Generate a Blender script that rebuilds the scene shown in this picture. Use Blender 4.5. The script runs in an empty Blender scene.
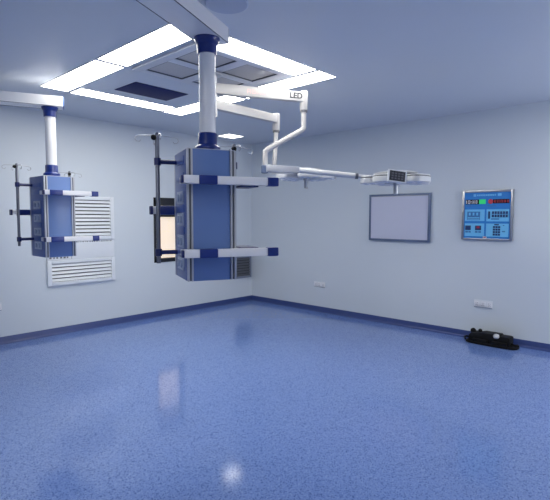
import bpy, bmesh, math, random
from mathutils import Vector, Matrix
random.seed(4)
PI = math.pi
S = bpy.context.scene
COL = S.collection
H, XW, YW = 2.9, 6.1375, 6.311          # ceiling height, right wall plane, left wall plane
X0, Y0 = -1.8, -1.8                     # the walls behind the photographer

# ------------------------------------------------------------------ materials
def srgb(r, g, b):
    def f(c):
        c /= 255.0
        return c / 12.92 if c <= .04045 else ((c + .055) / 1.055) ** 2.4
    return (f(r), f(g), f(b), 1)

def mat(name, col, rough=.5, metal=0.0, var=.04, scale=9.0, emit=0.0, ecol=None, spec=.5, coat=0.0):
    m = bpy.data.materials.new(name); m.use_nodes = True
    nt = m.node_tree; b = nt.nodes['Principled BSDF']
    tc = nt.nodes.new('ShaderNodeTexCoord')
    n = nt.nodes.new('ShaderNodeTexNoise'); n.inputs['Scale'].default_value = scale; n.inputs['Detail'].default_value = 4
    r = nt.nodes.new('ShaderNodeMixRGB'); r.blend_type = 'MIX'
    r.inputs[1].default_value = tuple(c * (1 - var) for c in col[:3]) + (1,)
    r.inputs[2].default_value = tuple(min(1, c * (1 + var)) for c in col[:3]) + (1,)
    nt.links.new(tc.outputs['Object'], n.inputs['Vector'])
    nt.links.new(n.outputs['Fac'], r.inputs[0]); nt.links.new(r.outputs[0], b.inputs['Base Color'])
    b.inputs['Roughness'].default_value = rough; b.inputs['Metallic'].default_value = metal
    b.inputs['Specular IOR Level'].default_value = spec
    b.inputs['Coat Weight'].default_value = coat
    if emit:
        b.inputs['Emission Color'].default_value = ecol or col
        b.inputs['Emission Strength'].default_value = emit
    return m

M = {}
M['wall'] = mat('wall_panel_paint', srgb(203, 210, 218), .45, var=.012, scale=1.3)
M['ceiling'] = mat('ceiling_panel_paint', srgb(206, 211, 220), .42, var=.012, scale=1.1)
M['base'] = mat('baseboard_vinyl', srgb(48, 66, 122), .35, var=.05)
M['white'] = mat('white_enamel', srgb(226, 226, 230), .28, var=.015)
M['lampwhite'] = mat('lamp_white_enamel', srgb(202, 203, 206), .3, var=.015)
M['armdimmed'] = mat('arm_white_dimmed', srgb(176, 174, 176), .3, var=.015)  # lamp enamel darkened to offset the strong ring light on the arms
M['offwhite'] = mat('offwhite_plastic', srgb(214, 217, 222), .4, var=.02)
M['grille'] = mat('grille_enamel', srgb(220, 224, 230), .4, var=.02)
M['alu'] = mat('anodised_aluminium', srgb(188, 190, 198), .36, .55, var=.03)
M['alu2'] = mat('diffuser_frame_grey', srgb(214, 215, 220), .45, var=.02)
M['steel'] = mat('brushed_steel', srgb(170, 172, 178), .3, .9, var=.06, scale=40)
M['darksteel'] = mat('pole_steel', srgb(118, 122, 134), .35, .8, var=.05)
M['blue'] = mat('navy_plastic', srgb(18, 42, 116), .3, var=.04)
M['navydark'] = mat('dark_navy_plastic', srgb(24, 36, 92), .35, var=.05)
M['sideband'] = mat('side_band_blue', srgb(46, 78, 150), .35, var=.03)
M['cover'] = mat('ceiling_cover_grey', srgb(176, 186, 208), .45, var=.02)
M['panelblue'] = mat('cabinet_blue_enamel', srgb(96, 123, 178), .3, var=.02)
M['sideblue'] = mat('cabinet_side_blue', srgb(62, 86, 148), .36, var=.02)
M['plate'] = mat('outlet_plate_grey', srgb(150, 162, 186), .4, var=.03)
M['socket'] = mat('socket_insert', srgb(136, 150, 178), .4, var=.03)
M['dark'] = mat('dark_cavity', srgb(34, 37, 44), .7, var=.1)
M['black'] = mat('black_plastic', srgb(9, 9, 11), .6, var=.1, spec=.25)
M['slot'] = mat('profile_slot', srgb(84, 88, 98), .5, var=.05)
M['filter'] = mat('perforated_filter_metal', srgb(196, 192, 190), .5, .1, var=.1, scale=60)
M['frame'] = mat('light_frame_grey', srgb(120, 128, 146), .5, var=.03)
M['bluefilm'] = mat('dark_blue_film', srgb(20, 31, 88), .6, var=.04, spec=.2)
M['ring'] = mat('led_diffuser', (1, 1, 1, 1), .5, var=0, emit=15.5, ecol=(1, .985, .90, 1))
M['ledfill'] = mat('fill_led_diffuser', (1, 1, 1, 1), .5, var=0, emit=22.0, ecol=(1, .985, .92, 1))  # glow of the added out-of-view ceiling panels
M['ledsmall'] = mat('small_led_diffuser', (1, 1, 1, 1), .5, var=0, emit=5.5, ecol=(1, .985, .93, 1))
M['viewer'] = mat('viewer_acrylic', srgb(196, 198, 216), .3, var=.02)
M['viewframe'] = mat('viewer_frame', srgb(96, 110, 138), .4, .3, var=.04)
M['cpblue'] = mat('panel_deep_blue', srgb(40, 126, 204), .3, var=.03)
M['cplight'] = mat('panel_light_blue', srgb(112, 190, 236), .3, var=.03)
M['cpmid'] = mat('panel_mid_blue', srgb(60, 118, 176), .3, var=.03)
M['cpdark'] = mat('panel_key_navy', srgb(34, 62, 108), .3, var=.05)
M['green'] = mat('green_led', srgb(40, 200, 110), .4, emit=.35)
M['red'] = mat('red_led', srgb(186, 48, 66), .4, emit=.02)
M['redink'] = mat('red_print', srgb(220, 172, 168), .5, var=.03)
M['greyink'] = mat('grey_print', srgb(96, 98, 106), .5, var=.03)
M['inkdark'] = mat('dark_print', srgb(56, 58, 66), .5, var=.03)
M['blind'] = mat('sunlit_blind', srgb(238, 222, 200), .6, var=.05, scale=14, emit=.85, ecol=srgb(232, 216, 198))
M['windowfill'] = mat('fill_window_glow', (1, 1, 1, 1), .5, var=0, emit=6.5, ecol=(.95, .97, 1, 1))  # glow of the added window behind the camera
M['windowframe'] = mat('window_frame_black', srgb(26, 28, 34), .35, var=.05)
M['lens'] = mat('led_lens', srgb(220, 226, 240), .15, var=.02)
M['gasket'] = mat('lamp_seam', srgb(50, 52, 60), .5, var=.05)

def glass(name):
    m = bpy.data.materials.new(name); m.use_nodes = True
    nt = m.node_tree; nt.nodes.clear()
    o = nt.nodes.new('ShaderNodeOutputMaterial'); mx = nt.nodes.new('ShaderNodeMixShader')
    t = nt.nodes.new('ShaderNodeBsdfTransparent'); g = nt.nodes.new('ShaderNodeBsdfGlossy')
    g.inputs['Roughness'].default_value = .05; f = nt.nodes.new('ShaderNodeFresnel'); f.inputs['IOR'].default_value = 1.45
    nt.links.new(f.outputs[0], mx.inputs[0]); nt.links.new(t.outputs[0], mx.inputs[1]); nt.links.new(g.outputs[0], mx.inputs[2])
    nt.links.new(mx.outputs[0], o.inputs[0]); return m
M['glass'] = glass('window_glass')

def floor_mat():
    m = bpy.data.materials.new('blue_speckled_vinyl'); m.use_nodes = True
    nt = m.node_tree; b = nt.nodes['Principled BSDF']; N = nt.nodes.new; L = nt.links.new
    tc = N('ShaderNodeTexCoord')
    v = N('ShaderNodeTexVoronoi'); v.inputs['Scale'].default_value = 150; v.inputs['Randomness'].default_value = 1
    L(tc.outputs['Object'], v.inputs['Vector'])
    sep = N('ShaderNodeSeparateColor'); L(v.outputs['Color'], sep.inputs[0])
    ramp = N('ShaderNodeValToRGB'); e = ramp.color_ramp; e.interpolation = 'CONSTANT'
    e.elements[0].position = 0; e.elements[0].color = srgb(72, 96, 152)
    e.elements[1].position = .14; e.elements[1].color = srgb(104, 129, 188)
    for p, c in ((.40, (108, 133, 191)), (.66, (112, 137, 193)), (.86, (122, 146, 199))):
        k = e.elements.new(p); k.color = srgb(*c)
    L(sep.outputs[0], ramp.inputs[0])
    n = N('ShaderNodeTexNoise'); n.inputs['Scale'].default_value = .8; n.inputs['Detail'].default_value = 5
    L(tc.outputs['Object'], n.inputs['Vector'])
    mx = N('ShaderNodeMixRGB'); mx.blend_type = 'MULTIPLY'; mx.inputs[0].default_value = .25
    L(ramp.outputs[0], mx.inputs[1]); L(n.outputs['Color'], mx.inputs[2])
    mm = N('ShaderNodeMixRGB'); mm.inputs[0].default_value = .88; L(mx.outputs[0], mm.inputs[1]); L(ramp.outputs[0], mm.inputs[2])
    L(mm.outputs[0], b.inputs['Base Color'])
    b.inputs['Roughness'].default_value = .10
    b.inputs['Specular IOR Level'].default_value = .6
    n2 = N('ShaderNodeTexNoise'); n2.inputs['Scale'].default_value = 16; n2.inputs['Detail'].default_value = 3
    L(tc.outputs['Object'], n2.inputs['Vector'])
    bp = N('ShaderNodeBump'); bp.inputs['Strength'].default_value = .02; bp.inputs['Distance'].default_value = .01
    L(n2.outputs['Fac'], bp.inputs['Height']); L(bp.outputs[0], b.inputs['Normal'])
    return m
M['floor'] = floor_mat()

# ------------------------------------------------------------------ mesh helpers
class MB:
    def __init__(s): s.bm = bmesh.new()
    def box(s, lo, hi, bev=0.0, mx=None):
        c = [(a + b) / 2 for a, b in zip(lo, hi)]; d = [abs(b - a) for a, b in zip(lo, hi)]
        t = bmesh.new()
        bmesh.ops.create_cube(t, size=1, matrix=Matrix.Translation(c) @ Matrix.Diagonal((*d, 1)))
        if bev: bmesh.ops.bevel(t, geom=t.edges[:], offset=min(bev, min(d) * .45), segments=2, profile=.6, affect='EDGES')
        return s.add(t, mx)
    def add(s, t, mx=None):
        if mx is not None: bmesh.ops.transform(t, matrix=mx, verts=t.verts[:])
        me = bpy.data.meshes.new('tmp'); t.to_mesh(me); t.free(); s.bm.from_mesh(me); bpy.data.meshes.remove(me)
        return s
    def lathe(s, prof, seg=32, mx=None, close=True):
        t = bmesh.new(); rings = []
        for r, z in prof:
            rings.append([t.verts.new((r * math.cos(2 * PI * k / seg), r * math.sin(2 * PI * k / seg), z)) for k in range(seg)])
        for a, b in zip(rings, rings[1:]):
            for k in range(seg):
                t.faces.new((a[k], a[(k + 1) % seg], b[(k + 1) % seg], b[k]))
        if close:
            t.faces.new(list(reversed(rings[0]))); t.faces.new(rings[-1])
        bmesh.ops.recalc_face_normals(t, faces=t.faces[:])
        return s.add(t, mx)
    def tube(s, pts, r, seg=14, r2=None):
        """round bar along a polyline with smooth mitred joints"""
        pts = [Vector(p) for p in pts]; t = bmesh.new(); rings = []
        n = len(pts)
        d0 = (pts[1] - pts[0]).normalized()
        ref = Vector((0, 0, 1)) if abs(d0.z) < .9 else Vector((1, 0, 0))
        u = d0.cross(ref).normalized()
        for i, p in enumerate(pts):
            if i == 0: d = d0
            elif i == n - 1: d = (pts[-1] - pts[-2]).normalized()
            else: d = ((pts[i] - pts[i - 1]).normalized() + (pts[i + 1] - pts[i]).normalized()).normalized()
            u = (u - d * u.dot(d)).normalized(); w = d.cross(u)
            rr = r if r2 is None else r + (r2 - r) * i / (n - 1)
            if 0 < i < n - 1:
                c = d.dot((pts[i] - pts[i - 1]).normalized()); rr = rr / max(.6, c) ** .5
            rings.append([t.verts.new(p + (u * math.cos(2 * PI * k / seg) + w * math.sin(2 * PI * k / seg)) * rr) for k in range(seg)])
        for a, b in zip(rings, rings[1:]):
            for k in range(seg): t.faces.new((a[k], a[(k + 1) % seg], b[(k + 1) % seg], b[k]))
        t.faces.new(list(reversed(rings[0]))); t.faces.new(rings[-1])
        bmesh.ops.recalc_face_normals(t, faces=t.faces[:])
        return s.add(t)
    def prism(s, outline, z0, z1, bev=0.0, mx=None):
        t = bmesh.new()
        a = [t.verts.new((x, y, z0)) for x, y in outline]; f = t.faces.new(a)
        r = bmesh.ops.extrude_face_region(t, geom=[f])
        bmesh.ops.translate(t, verts=[v for v in r['geom'] if isinstance(v, bmesh.types.BMVert)], vec=(0, 0, z1 - z0))
        bmesh.ops.recalc_face_normals(t, faces=t.faces[:])
        if bev:
            ed = [e for e in t.edges if abs(e.verts[0].co.z - e.verts[1].co.z) < 1e-6]
            bmesh.ops.bevel(t, geom=ed, offset=bev, segments=2, profile=.6, affect='EDGES')
        return s.add(t, mx)
    def ball(s, c, r, sz=1.0):
        t = bmesh.new()
        bmesh.ops.create_uvsphere(t, u_segments=20, v_segments=12, radius=r, matrix=Matrix.Translation(c) @ Matrix.Diagonal((1, 1, sz, 1)))
        return s.add(t)
    def build(s, name, m, parent=None, loc=(0, 0, 0), rz=0.0):
        me = bpy.data.meshes.new(name); s.bm.to_mesh(me); s.bm.free()
        me.materials.append(m)
        for p in me.polygons: p.use_smooth = True
        me.set_sharp_from_angle(angle=math.radians(32))
        o = bpy.data.objects.new(name, me); COL.objects.link(o)
        o.location = loc; o.rotation_euler = (0, 0, rz)
        if parent: o.parent = parent
        return o

def tag(o, label, cat, group=None):
    o['label'] = label; o['category'] = cat
    if group: o['group'] = group
    return o
def empty(name, loc, label, cat, rz=0.0, group=None):
    o = bpy.data.objects.new(name, None); COL.objects.link(o); o.empty_display_size = .1
    o.location = loc; o.rotation_euler = (0, 0, rz)
    return tag(o, label, cat, group)
def struct(name, mb, m):
    o = mb.build(name, m); o['kind'] = 'structure'; return o
def box(lo, hi, bev=0.0): return MB().box(lo, hi, bev)

def text_mesh(name, body, size, m, parent, mx, thick=.002):
    cu = bpy.data.curves.new(name, 'FONT'); cu.body = body; cu.size = size; cu.extrude = thick; cu.offset = .0022
    cu.align_x = 'CENTER'; cu.align_y = 'CENTER'
    t = bpy.data.objects.new('tmp_text', cu); COL.objects.link(t)
    dg = bpy.context.evaluated_depsgraph_get(); dg.update()
    me = bpy.data.meshes.new_from_object(t.evaluated_get(dg)); me.name = name
    bpy.data.objects.remove(t); bpy.data.curves.remove(cu)
    me.transform(mx); me.materials.clear(); me.materials.append(m)
    o = bpy.data.objects.new(name, me); COL.objects.link(o); o.parent = parent
    return o

# ------------------------------------------------------------------ room shell
T = .14
struct('floor', box((X0 - T, Y0 - T, -.12), (XW + T, YW + T, 0)), M['floor'])
struct('ceiling', box((X0 - T, Y0 - T, H), (XW + T, YW + T, H + .12)), M['ceiling'])
# left wall, with the window opening cut out of it
WX0, WX1, WZ0, WZ1 = 4.03, 4.56, .85, 1.86
wl = MB()
wl.box((X0 - T, YW, 0), (WX0, YW + T, H)); wl.box((WX1, YW, 0), (XW + T, YW + T, H))
wl.box((WX0, YW, 0), (WX1, YW + T, WZ0)); wl.box((WX0, YW, WZ1), (WX1, YW + T, H))
struct('wall_left', wl, M['wall'])
struct('wall_right', box((XW, Y0 - T, 0), (XW + T, YW, H)), M['wall'])
struct('wall_back', box((X0 - T, Y0 - T, 0), (XW, Y0, H)), M['wall'])
struct('wall_near', box((X0 - T, Y0, 0), (X0, YW, H)), M['wall'])
def cove(name, along, a0, a1, wall, sgn):
    # coved vinyl skirting: upright strip with a small concave foot
    pr = [(0, .088), (.006, .088), (.008, .082), (.010, .035), (.014, .018), (.024, .007), (.040, 0), (0, 0)]
    t = bmesh.new(); A = []; B = []
    for d, z in pr:
        if along == 'x': A.append(t.verts.new((a0, wall + sgn * d, z))); B.append(t.verts.new((a1, wall + sgn * d, z)))
        else: A.append(t.verts.new((wall + sgn * d, a0, z))); B.append(t.verts.new((wall + sgn * d, a1, z)))
    n = len(pr)
    for k in range(n): t.faces.new((A[k], A[(k + 1) % n], B[(k + 1) % n], B[k]))
    t.faces.new(A); t.faces.new(list(reversed(B)))
    bmesh.ops.recalc_face_normals(t, faces=t.faces[:])
    mb = MB(); mb.add(t); struct(name, mb, M['base'])
cove('baseboard_left', 'x', X0, XW, YW, -1)
cove('baseboard_right', 'y', Y0, YW - .0, XW, -1)
cove('baseboard_back', 'x', X0, XW, Y0, 1)
cove('baseboard_near', 'y', Y0, YW, X0, 1)

# window in the left wall
wf = MB()
fw_ = .055
wf.box((WX0, YW - .012, WZ0), (WX0 + fw_ * .7, YW + .09, WZ1), .004); wf.box((WX1 - fw_ * .7, YW - .012, WZ0), (WX1, YW + .09, WZ1), .004)
wf.box((WX0, YW - .012, WZ0), (WX1, YW + .09, WZ0 + .06), .004); wf.box((WX0, YW - .012, WZ1 - .13), (WX1, YW + .09, WZ1), .004)
wf.box((WX0, YW + .02, 1.56), (WX1, YW + .08, 1.64), .004)
win = struct('window_1', wf, M['windowframe'])
g = box((WX0 + .02, YW + .044, WZ0 + .03), (WX1 - .02, YW + .050, WZ1 - .06)).build('window_pane', M['glass'], win)
bl = MB()
nsl = 26
for k in range(nsl):
    z = WZ0 + .03 + k * (WZ1 - WZ0 - .06) / nsl
    bl.box((WX0 + .01, YW + .104, z), (WX1 - .01, YW + .110, z + .036))
b = bl.build('window_blind', M['blind'], win); b['label'] = 'cream sunlit blind behind the pane'

# unseen window added behind the photographer as fill light for the right side
wf = MB()
for a in (4.1, 5.05, 6.0): wf.box((a - .03, Y0, .95), (a + .03, Y0 + .05, 2.45), .004)
for z in (.95, 2.39): wf.box((4.07, Y0, z), (6.03, Y0 + .05, z + .06), .004)
fill_win = struct('fill_window', wf, M['frame'])
box((4.13, Y0 + .004, 1.0), (5.97, Y0 + .012, 2.4)).build('window_pane', M['windowfill'], fill_win)  # glowing sheet, the added fill source itself

# ------------------------------------------------------------------ ceiling: light ring, clean-air diffuser, plates
def light_panel(x0, x1, y0, y1, label, group, m='ring'):
    cx, cy = (x0 + x1) / 2, (y0 + y1) / 2; hx, hy = (x1 - x0) / 2, (y1 - y0) / 2
    t = empty('ceiling_light', (cx, cy, H), label, 'ceiling light', group=group)
    f = MB(); w = .004
    f.box((-hx, -hy, -.0095), (hx, -hy + w, -.0005)); f.box((-hx, hy - w, -.0095), (hx, hy, -.0005))
    f.box((-hx, -hy + w, -.0095), (-hx + w, hy - w, -.0005)); f.box((hx - w, -hy + w, -.0095), (hx, hy - w, -.0005))
    f.build('light_frame', M['alu2'], t)
    box((-hx + w, -hy + w, -.009), (hx - w, hy - w, -.001)).build('light_diffuser', M[m], t)
    return t
G = 'light panels of the ceiling ring'
light_panel(1.95, 2.225, 2.69, 3.870, 'bright ceiling panel at upper left of the ring, ending behind the big pendant beam', G)
light_panel(1.95, 2.225, 3.918, 5.10, 'bright ceiling panel at the left corner of the ring, above the left pendant beam', G)
light_panel(2.268, 3.43, 4.87, 5.13, 'thin bright ceiling strip beside the dark blue ceiling plate', G)
light_panel(3.475, 3.74, 3.945, 5.17, 'bright ceiling panel mostly behind the big pendant column', G)
light_panel(3.475, 3.74, 2.69, 3.895, 'bright ceiling panel at the right corner of the ring above the lamp arm', G)
light_panel(2.262, 3.430, 2.69, 2.95, 'long bright ceiling panel on the upper right side of the ring', G)
light_panel(5.085, 5.415, 5.75, 6.03, 'small bright ceiling panel near the far corner, apart from the ring', 'single ceiling panels', 'ledsmall')
light_panel(4.4, 5.6, .10, .40, 'added unseen fill panel near the right wall, outside the picture on the right', 'single ceiling panels', 'ledfill')  # added out of view to brighten the right side
light_panel(.0, .5, 5.98, 6.22, 'added unseen fill panel near the left wall, outside the picture on the left', 'single ceiling panels')  # added out of view as extra room light
light_panel(-.9, .3, -.6, -.34, 'added unseen fill panel over the photographer', 'single ceiling panels', 'ledfill')  # added overhead, unseen, to light faces turned to the camera
light_panel(-.9, .3, 1.3, 1.56, 'added unseen fill panel left of the photographer', 'single ceiling panels', 'ledfill')  # second unseen panel added for light from the camera side

# diffuser with 2 x 2 filters
DX, DY = 2.835, 3.425
t = empty('air_diffuser', (DX, DY, H), 'white framed square air diffuser with four grey filters inside the light ring', 'air diffuser')
hx, hy = .545, .475
cells = [(sx, sy) for sx in (-1, 1) for sy in (-1, 1)]
f = MB()
xs = [(-hx, -.455), (-.055, .055), (.455, hx)]; ys = [(-hy, -.395), (-.05, .05), (.395, hy)]
for a, b_ in xs: f.box((a, -hy, -.018), (b_, hy, -.001), .004)
for a, b_ in ys:
    f.box((-.455, a, -.018), (-.055, b_, -.001), .004); f.box((.055, a, -.018), (.455, b_, -.001), .004)
f.build('diffuser_frame', M['alu2'], t)
for sx, sy in cells:
    cx, cy = sx * .255, sy * .2225
    q = MB(); q.box((cx - .199, cy - .1715, -.006), (cx + .199, cy + .1715, -.002))
    n = 9
    p = q.build('filter', M['filter'], t)
    r = MB(); w = .008
    for lo, hi in (((-.199, -.1715), (-.199 + w, .1715)), ((.199 - w, -.1715), (.199, .1715)), ((-.199 + w, -.1715), (.199 - w, -.1715 + w)), ((-.199 + w, .1715 - w), (.199 - w, .1715))):
        r.box((cx + lo[0], cy + lo[1], -.015), (cx + hi[0], cy + hi[1], -.0062))
    r.build('filter_edge_shade', M['slot'], p)  # dark rims paint the shade on the recess walls
tag(box((2.54, 4.26, H - .006), (3.18, 4.68, H - .0005), .002).build('ceiling_plate', M['bluefilm']), 'dark blue rectangular plate on the ceiling inside the light ring', 'ceiling plate')
tag(MB().lathe([(.13, -.012), (.138, -.006), (.138, 0)], 40).build('ceiling_cover', M['cover'], loc=(2.02, 2.30, H - .0005)), 'round blue-grey ceiling cover just right of the big pendant beam', 'ceiling cover')

# ------------------------------------------------------------------ medical pendants
W2, D2, ZT, ZB = .145, .18, 1.95, 1.185       # half width, half depth, top and bottom of the cabinet
# CX: how far the column stands right of the cabinet's middle; rx, po: rail and pole offsets
def pendant(loc, rot, beam_az, blen, label, upper, CX, rx, po, rails, ZB, zbr):
    ca = math.radians(rot); t = empty('medical_pendant', (loc[0] - CX * math.cos(ca), loc[1] - CX * math.sin(ca), 0), label, 'medical pendant', math.radians(rot), 'ceiling pendants')
    a = math.radians(beam_az); CT = Matrix.Translation((CX, 0, 0)); R = CT @ Matrix.Rotation(a, 4, 'Z')
    # swinging beam
    b = MB().box((-blen, -.090, 2.64), (.118, .090, 2.738), .005, R); beam = b.build('beam', M['white'], t)
    for sy in (-1, 1): MB().box((-blen + .01, sy * .0885, 2.6385), (.110, sy * .0915, 2.6425), 0, R).build('beam_seam', M['slot'], beam)
    MB().box((.118, -.088, 2.643), (.132, .088, 2.735), .004, R).build('end_cap', M['panelblue' if upper else 'alu'], beam)
    if upper:
        R2 = R @ Matrix.Translation((-.62, 0, 0))
        MB().lathe([(.06, 2.738), (.06, 2.785)], 28, R2).build('swivel_joint', M['navydark'], beam)
        u = MB().box((-.75, -.07, 2.785), (.11, .07, 2.87), .006, R2).build('upper_beam', M['white'], t)
        MB().lathe([(.012, 0), (.012, .003)], 14, R2 @ Matrix.Translation((.11, -.02, 2.82)) @ Matrix.Rotation(PI / 2, 4, 'Y')).build('screw_cap', M['dark'], u)
        MB().lathe([(.13, 2.87), (.15, 2.885), (.15, H)], 32, R2 @ Matrix.Translation((-.6, 0, 0))).build('ceiling_flange', M['white'], t)
    else:
        MB().lathe([(.1, 2.738), (.1, 2.86), (.16, 2.88), (.16, H)], 32, R @ Matrix.Translation((-blen + .14, 0, 0))).build('ceiling_flange', M['white'], t)
    # column
    MB().lathe([(.050, 2.05), (.050, 2.56)], 40, CT).build('column', M['white'], t)
    MB().lathe([(.059, 2.545), (.061, 2.60), (.070, 2.613), (.077, 2.63), (.078, 2.6395)], 40, CT).build('upper_collar', M['blue'], t)
    MB().lathe([(.078, ZT + .003), (.078, ZT + .036), (.073, ZT + .043), (.063, ZT + .050), (.059, ZT + .060), (.059, ZT + .115), (.055, ZT + .122)], 40, CT).build('lower_collar', M['blue'], t)
    # cabinet core, blue front door, corner profiles
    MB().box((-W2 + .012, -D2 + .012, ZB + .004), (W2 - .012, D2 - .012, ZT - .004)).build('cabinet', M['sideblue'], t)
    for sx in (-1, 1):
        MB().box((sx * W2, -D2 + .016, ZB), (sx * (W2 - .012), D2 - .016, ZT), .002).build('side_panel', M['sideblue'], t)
    MB().box((-W2 + .033, -D2 + .002, ZB), (W2 - .033, -D2 + .012, ZT), .002).build('front_panel', M['panelblue'], t)
    MB().box((-W2 + .033, D2 - .012, ZB), (W2 - .033, D2 - .002, ZT), .002).build('rear_panel', M['panelblue'], t)
    MB().box((-W2 + .002, -D2 + .002, ZT), (W2 - .002, D2 - .002, ZT + .004), .001).build('top_cover', M['alu'], t)
    for sx in (-1, 1):
        for sy in (-1, 1):
            p = MB()
            p.box((sx * (W2 + .002), sy * (D2 + .006), ZB), (sx * (W2 - .010), sy * (D2 - .014), ZT), .002)
            p.box((sx * (W2 - .021), sy * (D2 + .006), ZB), (sx * (W2 - .032), sy * (D2 - .012), ZT), .002)
            pr = p.build('corner_profile', M['alu'], t)
            MB().box((sx * (W2 - .010), sy * (D2 - .001), ZB + .002), (sx * (W2 - .021), sy * (D2 - .012), ZT - .002)).build('profile_slot', M['slot'], pr)
    for z in (zbr - .004, 1.80, 1.610, 1.4785, 1.344):
        MB().box((-W2 - .004, -.10, z - .022), (-W2 + .001, .10, z + .022), .002).build('side_band', M['sideband'], t)
    # gas and power outlets down the left side
    for z in (1.675, 1.545, 1.412, 1.277):
        p = MB().box((-W2 - .007, -.085, z - .038), (-W2, .085, z + .038), .004).build('outlet_plate', M['plate'], t)
        for y in (-.04, .04):
            MB().lathe([(.024, 0), (.024, .006), (.017, .008)], 18, Matrix.Translation((-W2 - .007, y, z)) @ Matrix.Rotation(-PI / 2, 4, 'Y')).build('socket', M['socket'], p)
    # shelves with front rail
    for z in rails:
        sh = MB().box((-.12, -.30, z - .012), (.33 + rx, -D2 - .008, z + .010), .004)
        sh.box((W2 + .012, -.20, z - .012), (.33 + rx, .06, z + .010), .004)
        s_ = sh.build('shelf', M['offwhite'], t)
        MB().box((-.195, -.330, z - .023), (.294 + rx, -.290, z + .023), .006).build('front_rail', M['white'], s_)
        MB().box((-.112 + rx, -.337, z - .025), (-.008 + rx * .6, -.284, z + .025), .006).build('rail_grip', M['blue'], s_)
        MB().box((.294 + rx, -.337, z - .026), (.360 + rx, -.280, z + .026), .008).build('rail_end_cap', M['blue'], s_)
        MB().box((-.209, -.326, z - .020), (-.195, -.294, z + .020), .003).build('rail_stop', M['navydark'], s_)
        MB().box((-.19, -.295, z - .018), (-.11, -D2 - .006, z + .018), .003).build('shelf_bracket', M['alu'], s_)
        dz = .013 if z < 1.5 else -.017
        MB().box((.19 + rx, -.16, z + dz - .005), (.30 + rx, .03, z + dz + .005), .003).build('shelf_mat', M['navydark'], s_)
    # rear shelf at mid height, its end seen left of the cabinet
    z = 1.602
    s_ = MB().box((-.125, D2 + .008, z - .012), (.12, .25, z + .012), .004).build('shelf', M['offwhite'], t)
    MB().box((-.275 + po, .235, z - .024), (.12, .27, z + .024), .005).build('front_rail', M['offwhite'], s_)
    MB().box((-.232 + po, .226, z - .029), (-.10, .280, z + .029), .005).build('rail_grip', M['blue'], s_)
    MB().box((-.295 + po, .230, z - .028), (-.275 + po, .276, z + .028), .006).build('rail_end_cap', M['navydark'], s_)
    # two infusion poles behind the cabinet
    for px, py, z1, zz, side in ((-.262 + po, .12, 2.065, 1.27, -1), (.245, .15, 2.03, 1.27, 1)):
        p = MB().lathe([(.013, zz), (.0135, z1), (.008, z1 + .012)], 18, Matrix.Translation((px, py, 0))).build('infusion_pole', M['darksteel'], t)
        for k in range(4):
            h_ = MB(); c, s = math.cos(k * PI / 2), math.sin(k * PI / 2)
            pts = [(px + c * d, py + s * d, z1 - .004 + e) for d, e in ((.012, 0), (.06, -.004), (.112, -.008), (.128, -.016), (.131, -.030), (.122, -.042), (.106, -.044), (.098, -.034))]
            h_.tube(pts, .0024, 8).build('hook', M['steel'], p)
        MB().ball((px - .022 * (1 if side < 0 else .2), py - .01, z1 - .02), .017).build('lock_knob', M['black'], p)
        for zb in (zbr, 1.338):
            x1 = side * (W2 + .002)
            br = MB().tube([(px, py, zb), (x1, py, zb)], .014, 14)
            br.lathe([(.021, zb - .022), (.021, zb + .022)], 18, Matrix.Translation((px, py, 0)))
            br.build('pole_bracket', M['navydark'], p)
    return t
pendant((1.862, 2.303), -24, 47, 1.15, 'large blue and white ceiling pendant on a white column in the middle', False, .025, 0, 0, (1.764, 1.357), 1.185, 1.90)
pendant((1.942, 4.86), 0, -23, .72, 'smaller looking blue and white ceiling pendant in front of the wall vent, at left', True, .003, -.040, -.018, (1.787, 1.345), 1.165, 1.872)

# ------------------------------------------------------------------ surgical lamp
t = empty('surgical_lamp', (DX, DY, H), 'white twin-headed surgical lamp on jointed ceiling arms beside the big pendant', 'surgical lamp')
o3 = Vector((DX, DY, H))
def L3(x, y, z): return Vector((x, y, z)) - o3
MB().lathe([(.04, -.42), (.04, -.05), (.085, -.045), (.088, -.036)], 32).build('ceiling_mount', M['lampwhite'], t)
def arm_box(a, b, hw, hh0, hh1, bev=.008):
    a, b = Vector(a), Vector(b); d = b - a; Ln = d.length
    mx = Matrix.Translation(a) @ d.to_track_quat('X', 'Z').to_matrix().to_4x4()
    tb = bmesh.new()
    vs = [tb.verts.new(v) for v in ((0, -hw, -hh0), (0, hw, -hh0), (0, hw, hh0), (0, -hw, hh0), (Ln, -hw, -hh1), (Ln, hw, -hh1), (Ln, hw, hh1), (Ln, -hw, hh1))]
    for q in ((0, 3, 2, 1), (4, 5, 6, 7), (0, 1, 5, 4), (1, 2, 6, 5), (2, 3, 7, 6), (3, 0, 4, 7)): tb.faces.new([vs[k] for k in q])
    bmesh.ops.recalc_face_normals(tb, faces=tb.faces[:])
    bmesh.ops.bevel(tb, geom=tb.edges[:], offset=bev, segments=2, profile=.6, affect='EDGES')
    mb = MB(); mb.add(tb, mx); return mb, mx
J1 = L3(3.58, 2.955, 2.715); J2 = L3(3.575, 3.315, 2.558)
mb, mx1 = arm_box((0, 0, 2.738 - H), J1, .038, .048, .045)
arm1 = mb.build('rotating_arm', M['armdimmed'], t)
mb, mx2 = arm_box((0, 0, 2.597 - H), J2, .036, .044, .038); arm2 = mb.build('rotating_arm', M['armdimmed'], t)
Ln = J1.length
side = mx1 @ Matrix.Translation((Ln - .11, -.0385, 0)) @ Matrix.Rotation(PI / 2, 4, 'X')
text_mesh('arm_lettering', 'LED', .074, M['inkdark'], arm1, side)
rl = MB()
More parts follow.
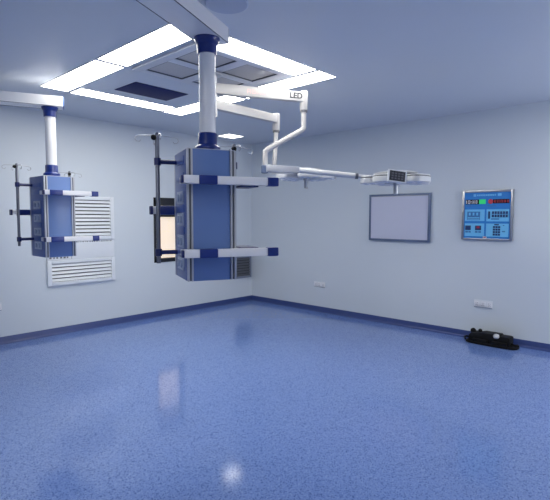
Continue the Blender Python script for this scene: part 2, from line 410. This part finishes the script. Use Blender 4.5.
for k in range(4):                     # the faded red print, four small characters
    x = .315 + k * .048
    rl.box((x, -.0392, -.020), (x + .007, -.0382, .020), 0, mx1); rl.box((x + .028, -.0392, -.020), (x + .035, -.0382, .020), 0, mx1)
    for zz in ((-.020, 0, .014) if k % 2 else (-.006, .014)): rl.box((x + .007, -.0392, zz), (x + .028, -.0382, zz + .006), 0, mx1)
rl.build('arm_emblem', M['redink'], arm1)
for J, arm, zt, zb in ((J1, arm1, 2.775, 2.595), (J2, arm2, 2.612, 2.445)):
    MB().lathe([(.036, zb - H), (.039, zb - H + .006), (.039, zt - H - .008), (.032, zt - H)], 28, Matrix.Translation((J.x, J.y, 0))).build('arm_joint', M['armdimmed'], arm)
    MB().lathe([(.031, zb - H - .022), (.034, zb - H - .02), (.034, zb - H)], 28, Matrix.Translation((J.x, J.y, 0))).build('joint_ring', M['greyink'], arm)
MB().tube([(J1.x, J1.y, 2.585 - H), L3(3.58, 2.955, 2.425), L3(3.565, 2.967, 2.402), L3(3.312, 3.180, 2.215), L3(3.292, 3.197, 2.19), L3(3.292, 3.197, 2.06)], .0255, 18).build('drop_tube', M['armdimmed'], t)
MB().tube([(J2.x, J2.y, 2.43 - H), L3(3.562, 3.318, 2.20), L3(3.545, 3.320, 2.055)], .023, 18).build('drop_tube', M['armdimmed'], t)

def lamp_head(c, rz, keypad):
    """petal lamp: domed hub, five flat petals, handle and yoke"""
    mx = Matrix.Translation(c) @ Matrix.Rotation(rz, 4, 'Z')
    hub = MB().lathe([(.02, -.018), (.13, -.018), (.14, -.018), (.14, .035), (.20, .042), (.21, .052), (.17, .062), (.10, .074), (.02, .078)], 40, mx).build('lamp_head', M['lampwhite'], t)
    for k in range(5):
        R = mx @ Matrix.Rotation(2 * PI * k / 5, 4, 'Z')
        ol = []
        for j in range(28):
            a = 2 * PI * j / 28; x, y = math.cos(a), math.sin(a)
            w = .118 + .034 * x
            ol.append((.222 + .118 * math.copysign(abs(x) ** .8, x), w * math.copysign(abs(y) ** .75, y)))
        pt = MB().prism(ol, -.046, .004, .006, R).build('petal', M['lampwhite'], hub)
        MB().prism([(.222 + (x - .222) * .985, y * .985) for x, y in ol], .004, .010, 0, R).build('petal_seam', M['gasket'], hub)
        cv = MB().prism([(.222 + (x - .222) * .97, y * .97) for x, y in ol], .010, .024, .006, R); cv.build('petal_cover', M['lampwhite'], hub)
        for px, py in ((.16, 0), (.22, .06), (.22, -.06), (.28, 0), (.29, .075), (.29, -.075)):
            MB().lathe([(.020, -.049), (.024, -.0455)], 14, R @ Matrix.Translation((px, py, 0))).build('led_lens', M['lens'], hub)
    MB().lathe([(.020, -.150), (.024, -.145), (.024, -.065), (.032, -.058), (.032, -.034)], 20, mx).build('handle', M['steel'], hub)
    return hub
# first spring arm and lamp
P1 = L3(3.292, 3.197, 2.03); A1 = L3(3.52, 2.957, 2.015); B1 = L3(3.915, 2.555, 1.960); C1 = L3(4.03, 2.30, 1.955)
mb, _ = arm_box(P1, A1, .030, .036, .030); sp = mb.build('spring_arm', M['alu'], t)
MB().tube([A1, B1], .0265, 20).build('spring_tube', M['lampwhite'], sp)
MB().tube([B1 - (B1 - A1).normalized() * .02, B1 + (B1 - A1).normalized() * .008], .0285, 20).build('tube_ring', M['greyink'], sp)
MB().lathe([(.028, -.040), (.034, -.034), (.034, .030), (.028, .036)], 24, Matrix.Translation(P1 + Vector((-.004, .004, -.006)))).build('pivot_cap', M['viewframe'], sp)
lamp1 = L3(4.156, 2.268, 1.935)
MB().tube([B1, L3(4.00, 2.46, 1.955), L3(4.06, 2.36, 1.958), L3(4.156, 2.268, 1.985)], .017, 14).build('lamp_yoke', M['lampwhite'], sp)
lamp_head(lamp1, math.radians(-47 + 20), True)
# keypad at the front of the first lamp, turned to the room
fwd = Vector((.732, .681, 0)); right = Vector((.681, -.732, 0))
kc = L3(3.80, 2.06, 1.925)
kr = Matrix((( right.x, fwd.x, 0, kc.x), (right.y, fwd.y, 0, kc.y), (0, 0, 1, kc.z), (0, 0, 0, 1))) @ Matrix.Rotation(math.radians(8), 4, 'Y') @ Matrix.Rotation(math.radians(-14), 4, 'X')
kp = MB().box((-.084, 0, -.058), (.084, .035, .058), .008, kr).build('control_panel', M['offwhite'], t)
MB().box((-.070, -.003, -.046), (.070, .001, .046), .002, kr).build('keypad', M['gasket'], kp)
kb = MB()
for i in range(4):
    for j in range(3): kb.box((-.054 + i * .029, -.006, -.032 + j * .023), (-.054 + i * .029 + .019, -.002, -.032 + j * .023 + .014), .002, kr)
kb.build('key_buttons', M['greyink'], kp)
MB().tube([kr @ Vector((0, .03, 0)), L3(4.10, 2.24, 1.985)], .012, 10).build('panel_bracket', M['lampwhite'], kp)
# second spring arm and lamp, farther away
P2 = L3(3.545, 3.320, 2.03); lamp2 = L3(4.151, 3.388, 2.035)
mb, _ = arm_box(P2, L3(3.86, 3.355, 2.055), .030, .034, .026); sp2 = mb.build('spring_arm', M['lampwhite'], t)
MB().tube([L3(3.85, 3.354, 2.054), L3(4.00, 3.37, 2.062), L3(4.151, 3.388, 2.09)], .018, 14).build('lamp_yoke', M['lampwhite'], sp2)
lamp_head(lamp2, math.radians(10), False)

# ------------------------------------------------------------------ left wall: vents, socket
def louvre(name, x0, x1, z0, z1, n, label, border=.035, mslat='grille', mfr='grille', tilt=58, grp=None, bw=None):
    t = empty(name, ((x0 + x1) / 2, YW, z0), label, 'air vent', group=grp)
    hx = (x1 - x0) / 2; hz = z1 - z0; b = border; bx = bw or b
    box((-hx + .01, -.006, .01), (hx - .01, -.001, hz - .01)).build('backing', M['dark'], t)
    f = MB()
    f.box((-hx, -.034, 0), (-hx + bx, -.001, hz), .004); f.box((hx - bx, -.034, 0), (hx, -.001, hz), .004)
    f.box((-hx + bx, -.034, 0), (hx - bx, -.001, b), .004); f.box((-hx + bx, -.034, hz - b), (hx - bx, -.001, hz), .004)
    f.build('vent_frame', M[mfr], t)
    p = (hz - 2 * b) / n
    for k in range(n):
        z = b + (k + .5) * p
        mx = Matrix.Translation((0, -.019, z)) @ Matrix.Rotation(math.radians(tilt), 4, 'X')
        MB().box((-hx + bx - .002, -.0205, -.0025), (hx - bx + .002, .0205, .0025), .001, mx).build('slat', M[mslat], t)
    return t
louvre('wall_vent', 2.42, 3.36, 1.245, 1.84, 10, 'upper white louvred vent on the left wall, half hidden by the left pendant', .05, grp='return air panel', bw=.055)
louvre('wall_vent', 2.42, 3.36, .655, .985, 5, 'lower white louvred vent near the floor under the left pendant', .045, grp='return air panel', bw=.055)
t = empty('access_panel', (2.89, YW, .988), 'plain white panel between the two wall vents with small print along its edges', 'wall panel')
box((-.47, -.020, 0), (.47, -.001, .254), .004).build('panel_face', M['grille'], t)
lt = MB()
random.seed(7)
x = -.13
while x < .42:
    w = random.uniform(.008, .024); lt.box((x, -.0212, .226), (x + w, -.0198, .240)); x += w + random.uniform(.008, .02)
x = -.44
while x < -.17:
    w = random.uniform(.012, .03); lt.box((x, -.0212, .020), (x + w, -.0198, .040)); x += w + random.uniform(.012, .03)
lt.build('label_print', M['greyink'], t)
MB().box((-.152, -.0212, .006), (-.146, -.0198, .248)).build('panel_joint', M['frame'], t)
louvre('wall_vent', 5.70, 6.098, .44, .85, 7, 'grey wall vent with dark louvres low in the far corner', .035, 'slot', 'frame', grp=None)

def outlet(name, loc, rz, w, hgt, label, gang):
    t = empty(name, loc, label, 'wall socket', rz, 'wall sockets')
    MB().box((-w / 2, -.012, 0), (w / 2, -.001, hgt), .004).build('socket_plate', M['offwhite'], t)
    n = gang
    for k in range(n):
        cx = (k - (n - 1) / 2) * w / n
        q = MB().box((cx - .033, -.016, hgt / 2 - .034), (cx + .033, -.0115, hgt / 2 + .034), .003).build('socket_face', M['white'], t)
        h_ = MB()
        for dx, dz, ww, hh in ((-.012, .010, .004, .012), (.008, .010, .004, .012), (-.014, -.018, .004, .014), (.010, -.018, .004, .014), (-.003, -.01, .005, .012)):
            h_.box((cx + dx, -.0168, hgt / 2 + dz - hh / 2), (cx + dx + ww, -.0158, hgt / 2 + dz + hh / 2))
        h_.build('pin_holes', M['greyink'], q)
    MB().box((-w / 2 + .004, -.013, .002), (w / 2 - .004, -.0118, .008)).build('plate_edge', M['frame'], t)
    return t
outlet('wall_socket', (1.80, YW, .415), 0, .15, .10, 'white wall socket cut by the left edge of the picture', 2)
outlet('wall_socket', (XW, 4.70, .41), -PI / 2, .23, .088, 'white wall socket left of the film viewer, nearer the room corner', 3)
outlet('wall_socket', (XW, 2.085, .415), -PI / 2, .23, .095, 'white wall socket on the right wall above the black foot pedal', 3)

# ------------------------------------------------------------------ right wall: film viewer and control panel
t = empty('film_viewer', (XW, 3.283, 1.222), 'wide pale blank film viewer with grey frame on the right wall', 'film viewer', -PI / 2)
w, hgt = .95, .675; f = MB(); b = .030
f.box((-w / 2, -.045, 0), (-w / 2 + b, -.001, hgt), .005); f.box((w / 2 - b, -.045, 0), (w / 2, -.001, hgt), .005)
f.box((-w / 2 + b, -.045, 0), (w / 2 - b, -.001, b), .005); f.box((-w / 2 + b, -.045, hgt - b), (w / 2 - b, -.001, hgt), .005)
f.build('viewer_frame', M['viewframe'], t)
box((-w / 2 + b - .002, -.034, b - .002), (w / 2 - b + .002, -.004, hgt - b + .002)).build('viewer_screen', M['viewer'], t)
box((-w / 2 + b, -.040, hgt - b - .008), (w / 2 - b, -.0335, hgt - b), .002).build('film_clip', M['steel'], t)

cw, ch = .615, .628
t = empty('control_panel', (XW, 2.072, 1.277), 'blue wall control panel with clock displays in a steel frame', 'control panel', -PI / 2)
f = MB(); b = .030
f.box((-cw / 2, -.040, 0), (-cw / 2 + b, -.001, ch), .006); f.box((cw / 2 - b, -.040, 0), (cw / 2, -.001, ch), .006)
f.box((-cw / 2 + b, -.040, 0), (cw / 2 - b, -.001, b * .8), .006); f.box((-cw / 2 + b, -.040, ch - b), (cw / 2 - b, -.001, ch), .006)
f.build('panel_frame', M['steel'], t)
box((-cw / 2 + b - .002, -.030, b * .8 - .002), (cw / 2 - b + .002, -.004, ch - b + .002)).build('panel_face', M['cpblue'], t)
u0, u1, v0, v1 = -cw / 2 + b, cw / 2 - b, b * .8, ch - b
def uv(x0, y0, x1, y1, d0=.030, d1=.0315):
    # 312 x 315 grid over the panel face, y downwards
    return (u0 + x0 / 312 * (u1 - u0), -d1, v1 - y1 / 315 * (v1 - v0)), (u0 + x1 / 312 * (u1 - u0), -d0, v1 - y0 / 315 * (v1 - v0))
def plate(name, rects, m, parent, d0=.030, d1=.0315, bev=0):
    mb = MB()
    for r in rects: mb.box(*uv(*r, d0, d1), bev)
    return mb.build(name, M[m], parent)
plate('title_print', [(62, 10, 80, 27), (226, 9, 250, 26)] + [(86 + k * 12, 13, 95 + k * 12, 24) for k in range(11)], 'cplight', t)
c1 = plate('clock_display', [(8, 48, 102, 80)], 'black', t, .030, .033)
plate('green_display', [(102, 48, 146, 79)], 'green', c1, .030, .033)
digits = [(12, 53, 16, 76), (24, 53, 28, 76), (28, 72, 36, 76), (36, 53, 40, 76), (24, 53, 36, 57), (44, 58, 50, 63), (44, 68, 50, 73), (57, 53, 61, 76), (57, 62, 70, 66), (66, 53, 70, 76), (78, 53, 82, 76), (78, 53, 90, 57), (86, 53, 90, 76), (78, 72, 90, 76)]
plate('clock_digits', digits, 'white', c1, .033, .0335)
c2 = plate('timer_display', [(196, 48, 303, 76)], 'black', t, .030, .033)
MB().lathe([(.030, 0), (.030, .004)], 28, Matrix.Translation((u0 + 180 / 312 * (u1 - u0), -.030, v1 - 63 / 315 * (v1 - v0))) @ Matrix.Rotation(PI / 2, 4, 'X')).build('red_button', M['red'], t)
plate('timer_digits', [(204 + k * 21 + a, 53, 204 + k * 21 + a + 4, 71) for k in range(5) for a in (0, 9)], 'red', c2, .033, .0335)
plate('caption_print', [(10, 88, 50, 94), (160, 90, 220, 96)], 'cpmid', t)
cell = [(6, 116, 142, 196), (155, 116, 303, 198), (6, 213, 142, 302), (155, 213, 303, 302)]
ce = [plate('button_field', [c], 'cplight', t, .030, .032) for c in cell]
plate('gauge', [(22, 131, 112, 190)], 'cpmid', ce[0], .032, .034)
for k in range(3): plate('gauge_needle', [(34 + k * 26, 138, 46 + k * 26, 158)], 'cplight', ce[0], .034, .035)
plate('gauge_marks', [(26, 170, 108, 176), (26, 181, 108, 186)], 'cplight', ce[0], .034, .035)
plate('switch_rows', [(192 + k * 18, 130 + j * 22, 206 + k * 18, 148 + j * 22) for k in range(6) for j in range(2)] + [(167, 130, 180, 180)], 'cpdark', ce[1], .032, .035)
plate('switch_print', [(188, 178, 240, 186)], 'cpmid', ce[1], .032, .033)
plate('intercom_button', [(10, 228, 50, 260)], 'cpdark', ce[2], .032, .036, .002)
plate('intercom_button', [(80, 228, 122, 260)], 'cpdark', ce[2], .032, .036, .002)
plate('button_mark', [(92, 234, 110, 246)], 'red', ce[2], .036, .037)
plate('button_print', [(12, 266, 30, 278), (34, 266, 50, 278), (80, 266, 98, 278), (104, 266, 122, 278)], 'cpmid', ce[2], .032, .033)
plate('phone_keys', [(202 + k * 17, 230 + j * 17, 216 + k * 17, 243 + j * 17) for k in range(3) for j in range(4)] + [(210, 216, 240, 224)], 'cpdark', ce[3], .032, .035)
plate('phone_print', [(266, 222, 276, 228), (262, 262, 282, 270)], 'cpmid', ce[3], .032, .033)
plate('badge', [(136, 303, 160, 314)], 'white', t, .030, .034)
plate('badge_mark', [(140, 306, 156, 311)], 'red', t, .034, .0345)

# ------------------------------------------------------------------ black foot pedal on the floor by the right wall
t = empty('foot_pedal', (5.975, 1.915, 0), 'low black foot pedal unit with round knobs lying on the floor by the wall', 'foot pedal', -PI / 2)
ol = []
for j in range(40):
    a = 2 * PI * j / 40; x, y = math.cos(a), math.sin(a)
    ol.append((.305 * math.copysign(abs(x) ** .55, x), .118 * math.copysign(abs(y) ** .55, y)))
MB().prism(ol, .002, .030, .010).build('base_plate', M['black'], t)
hb = MB()
hb.prism([(-.255, .028), (.225, .028), (.225, .125), (.205, .136), (.11, .136), (.10, .150), (-.09, .150), (-.13, .138), (-.225, .132), (-.255, .10)], -.075, .085, .008, Matrix.Rotation(PI / 2, 4, 'X'))
hb.build('housing', M['black'], t)
MB().box((-.20, -.112, .03), (-.02, -.080, .070), .010).build('pedal', M['black'], t)
MB().box((.03, -.112, .03), (.20, -.080, .070), .010).build('pedal', M['black'], t)
MB().ball((-.225, -.005, .142), .034).tube([(-.225, -.005, .10), (-.225, -.005, .135)], .018).build('knob', M['black'], t)
MB().ball((-.145, .01, .152), .024).tube([(-.145, .01, .10), (-.145, .01, .15)], .014).build('knob', M['black'], t)
k = MB().ball((.075, -.080, .132), .036, .85).tube([(.075, -.06, .10), (.075, -.078, .125)], .02).build('cap', M['lampwhite'], t); k['label'] = 'white round cap'
MB().tube([(.215, -.02, .06), (.26, -.01, .045), (.295, .02, .036), (.27, .06, .036)], .010, 10).build('cable', M['black'], t)
MB().tube([(-.30, -.06, .03), (-.325, -.02, .045), (-.32, .03, .05), (-.29, .06, .035)], .012, 10).build('side_grip', M['black'], t)

# ------------------------------------------------------------------ world, camera, view
w = bpy.data.worlds.new('World'); S.world = w; w.use_nodes = True
w.node_tree.nodes['Background'].inputs[0].default_value = (.5, .6, .8, 1); w.node_tree.nodes['Background'].inputs[1].default_value = .3
F, YAW, PITCH, ROLL, CH = 469.105, .74966, .069577, .0022107, 1.5585
fw = Vector((math.cos(YAW) * math.cos(PITCH), math.sin(YAW) * math.cos(PITCH), -math.sin(PITCH)))
r0 = Vector((math.sin(YAW), -math.cos(YAW), 0)); up0 = r0.cross(fw)
r = math.cos(ROLL) * r0 + math.sin(ROLL) * up0; up = -math.sin(ROLL) * r0 + math.cos(ROLL) * up0
cd = bpy.data.cameras.new('camera'); cam = bpy.data.objects.new('camera', cd); COL.objects.link(cam)
cd.sensor_width = 36; cd.sensor_fit = 'HORIZONTAL'; cd.lens = F * 36 / 550; cd.clip_start = .05
cam.matrix_world = Matrix(((r.x, up.x, -fw.x, 0), (r.y, up.y, -fw.y, 0), (r.z, up.z, -fw.z, CH), (0, 0, 0, 1)))
S.camera = cam
vs = S.view_settings; S.display_settings.display_device = 'sRGB'
vs.view_transform = 'Standard'; vs.look = 'None'; vs.exposure = 0.0; vs.gamma = 1; vs.use_curve_mapping = False
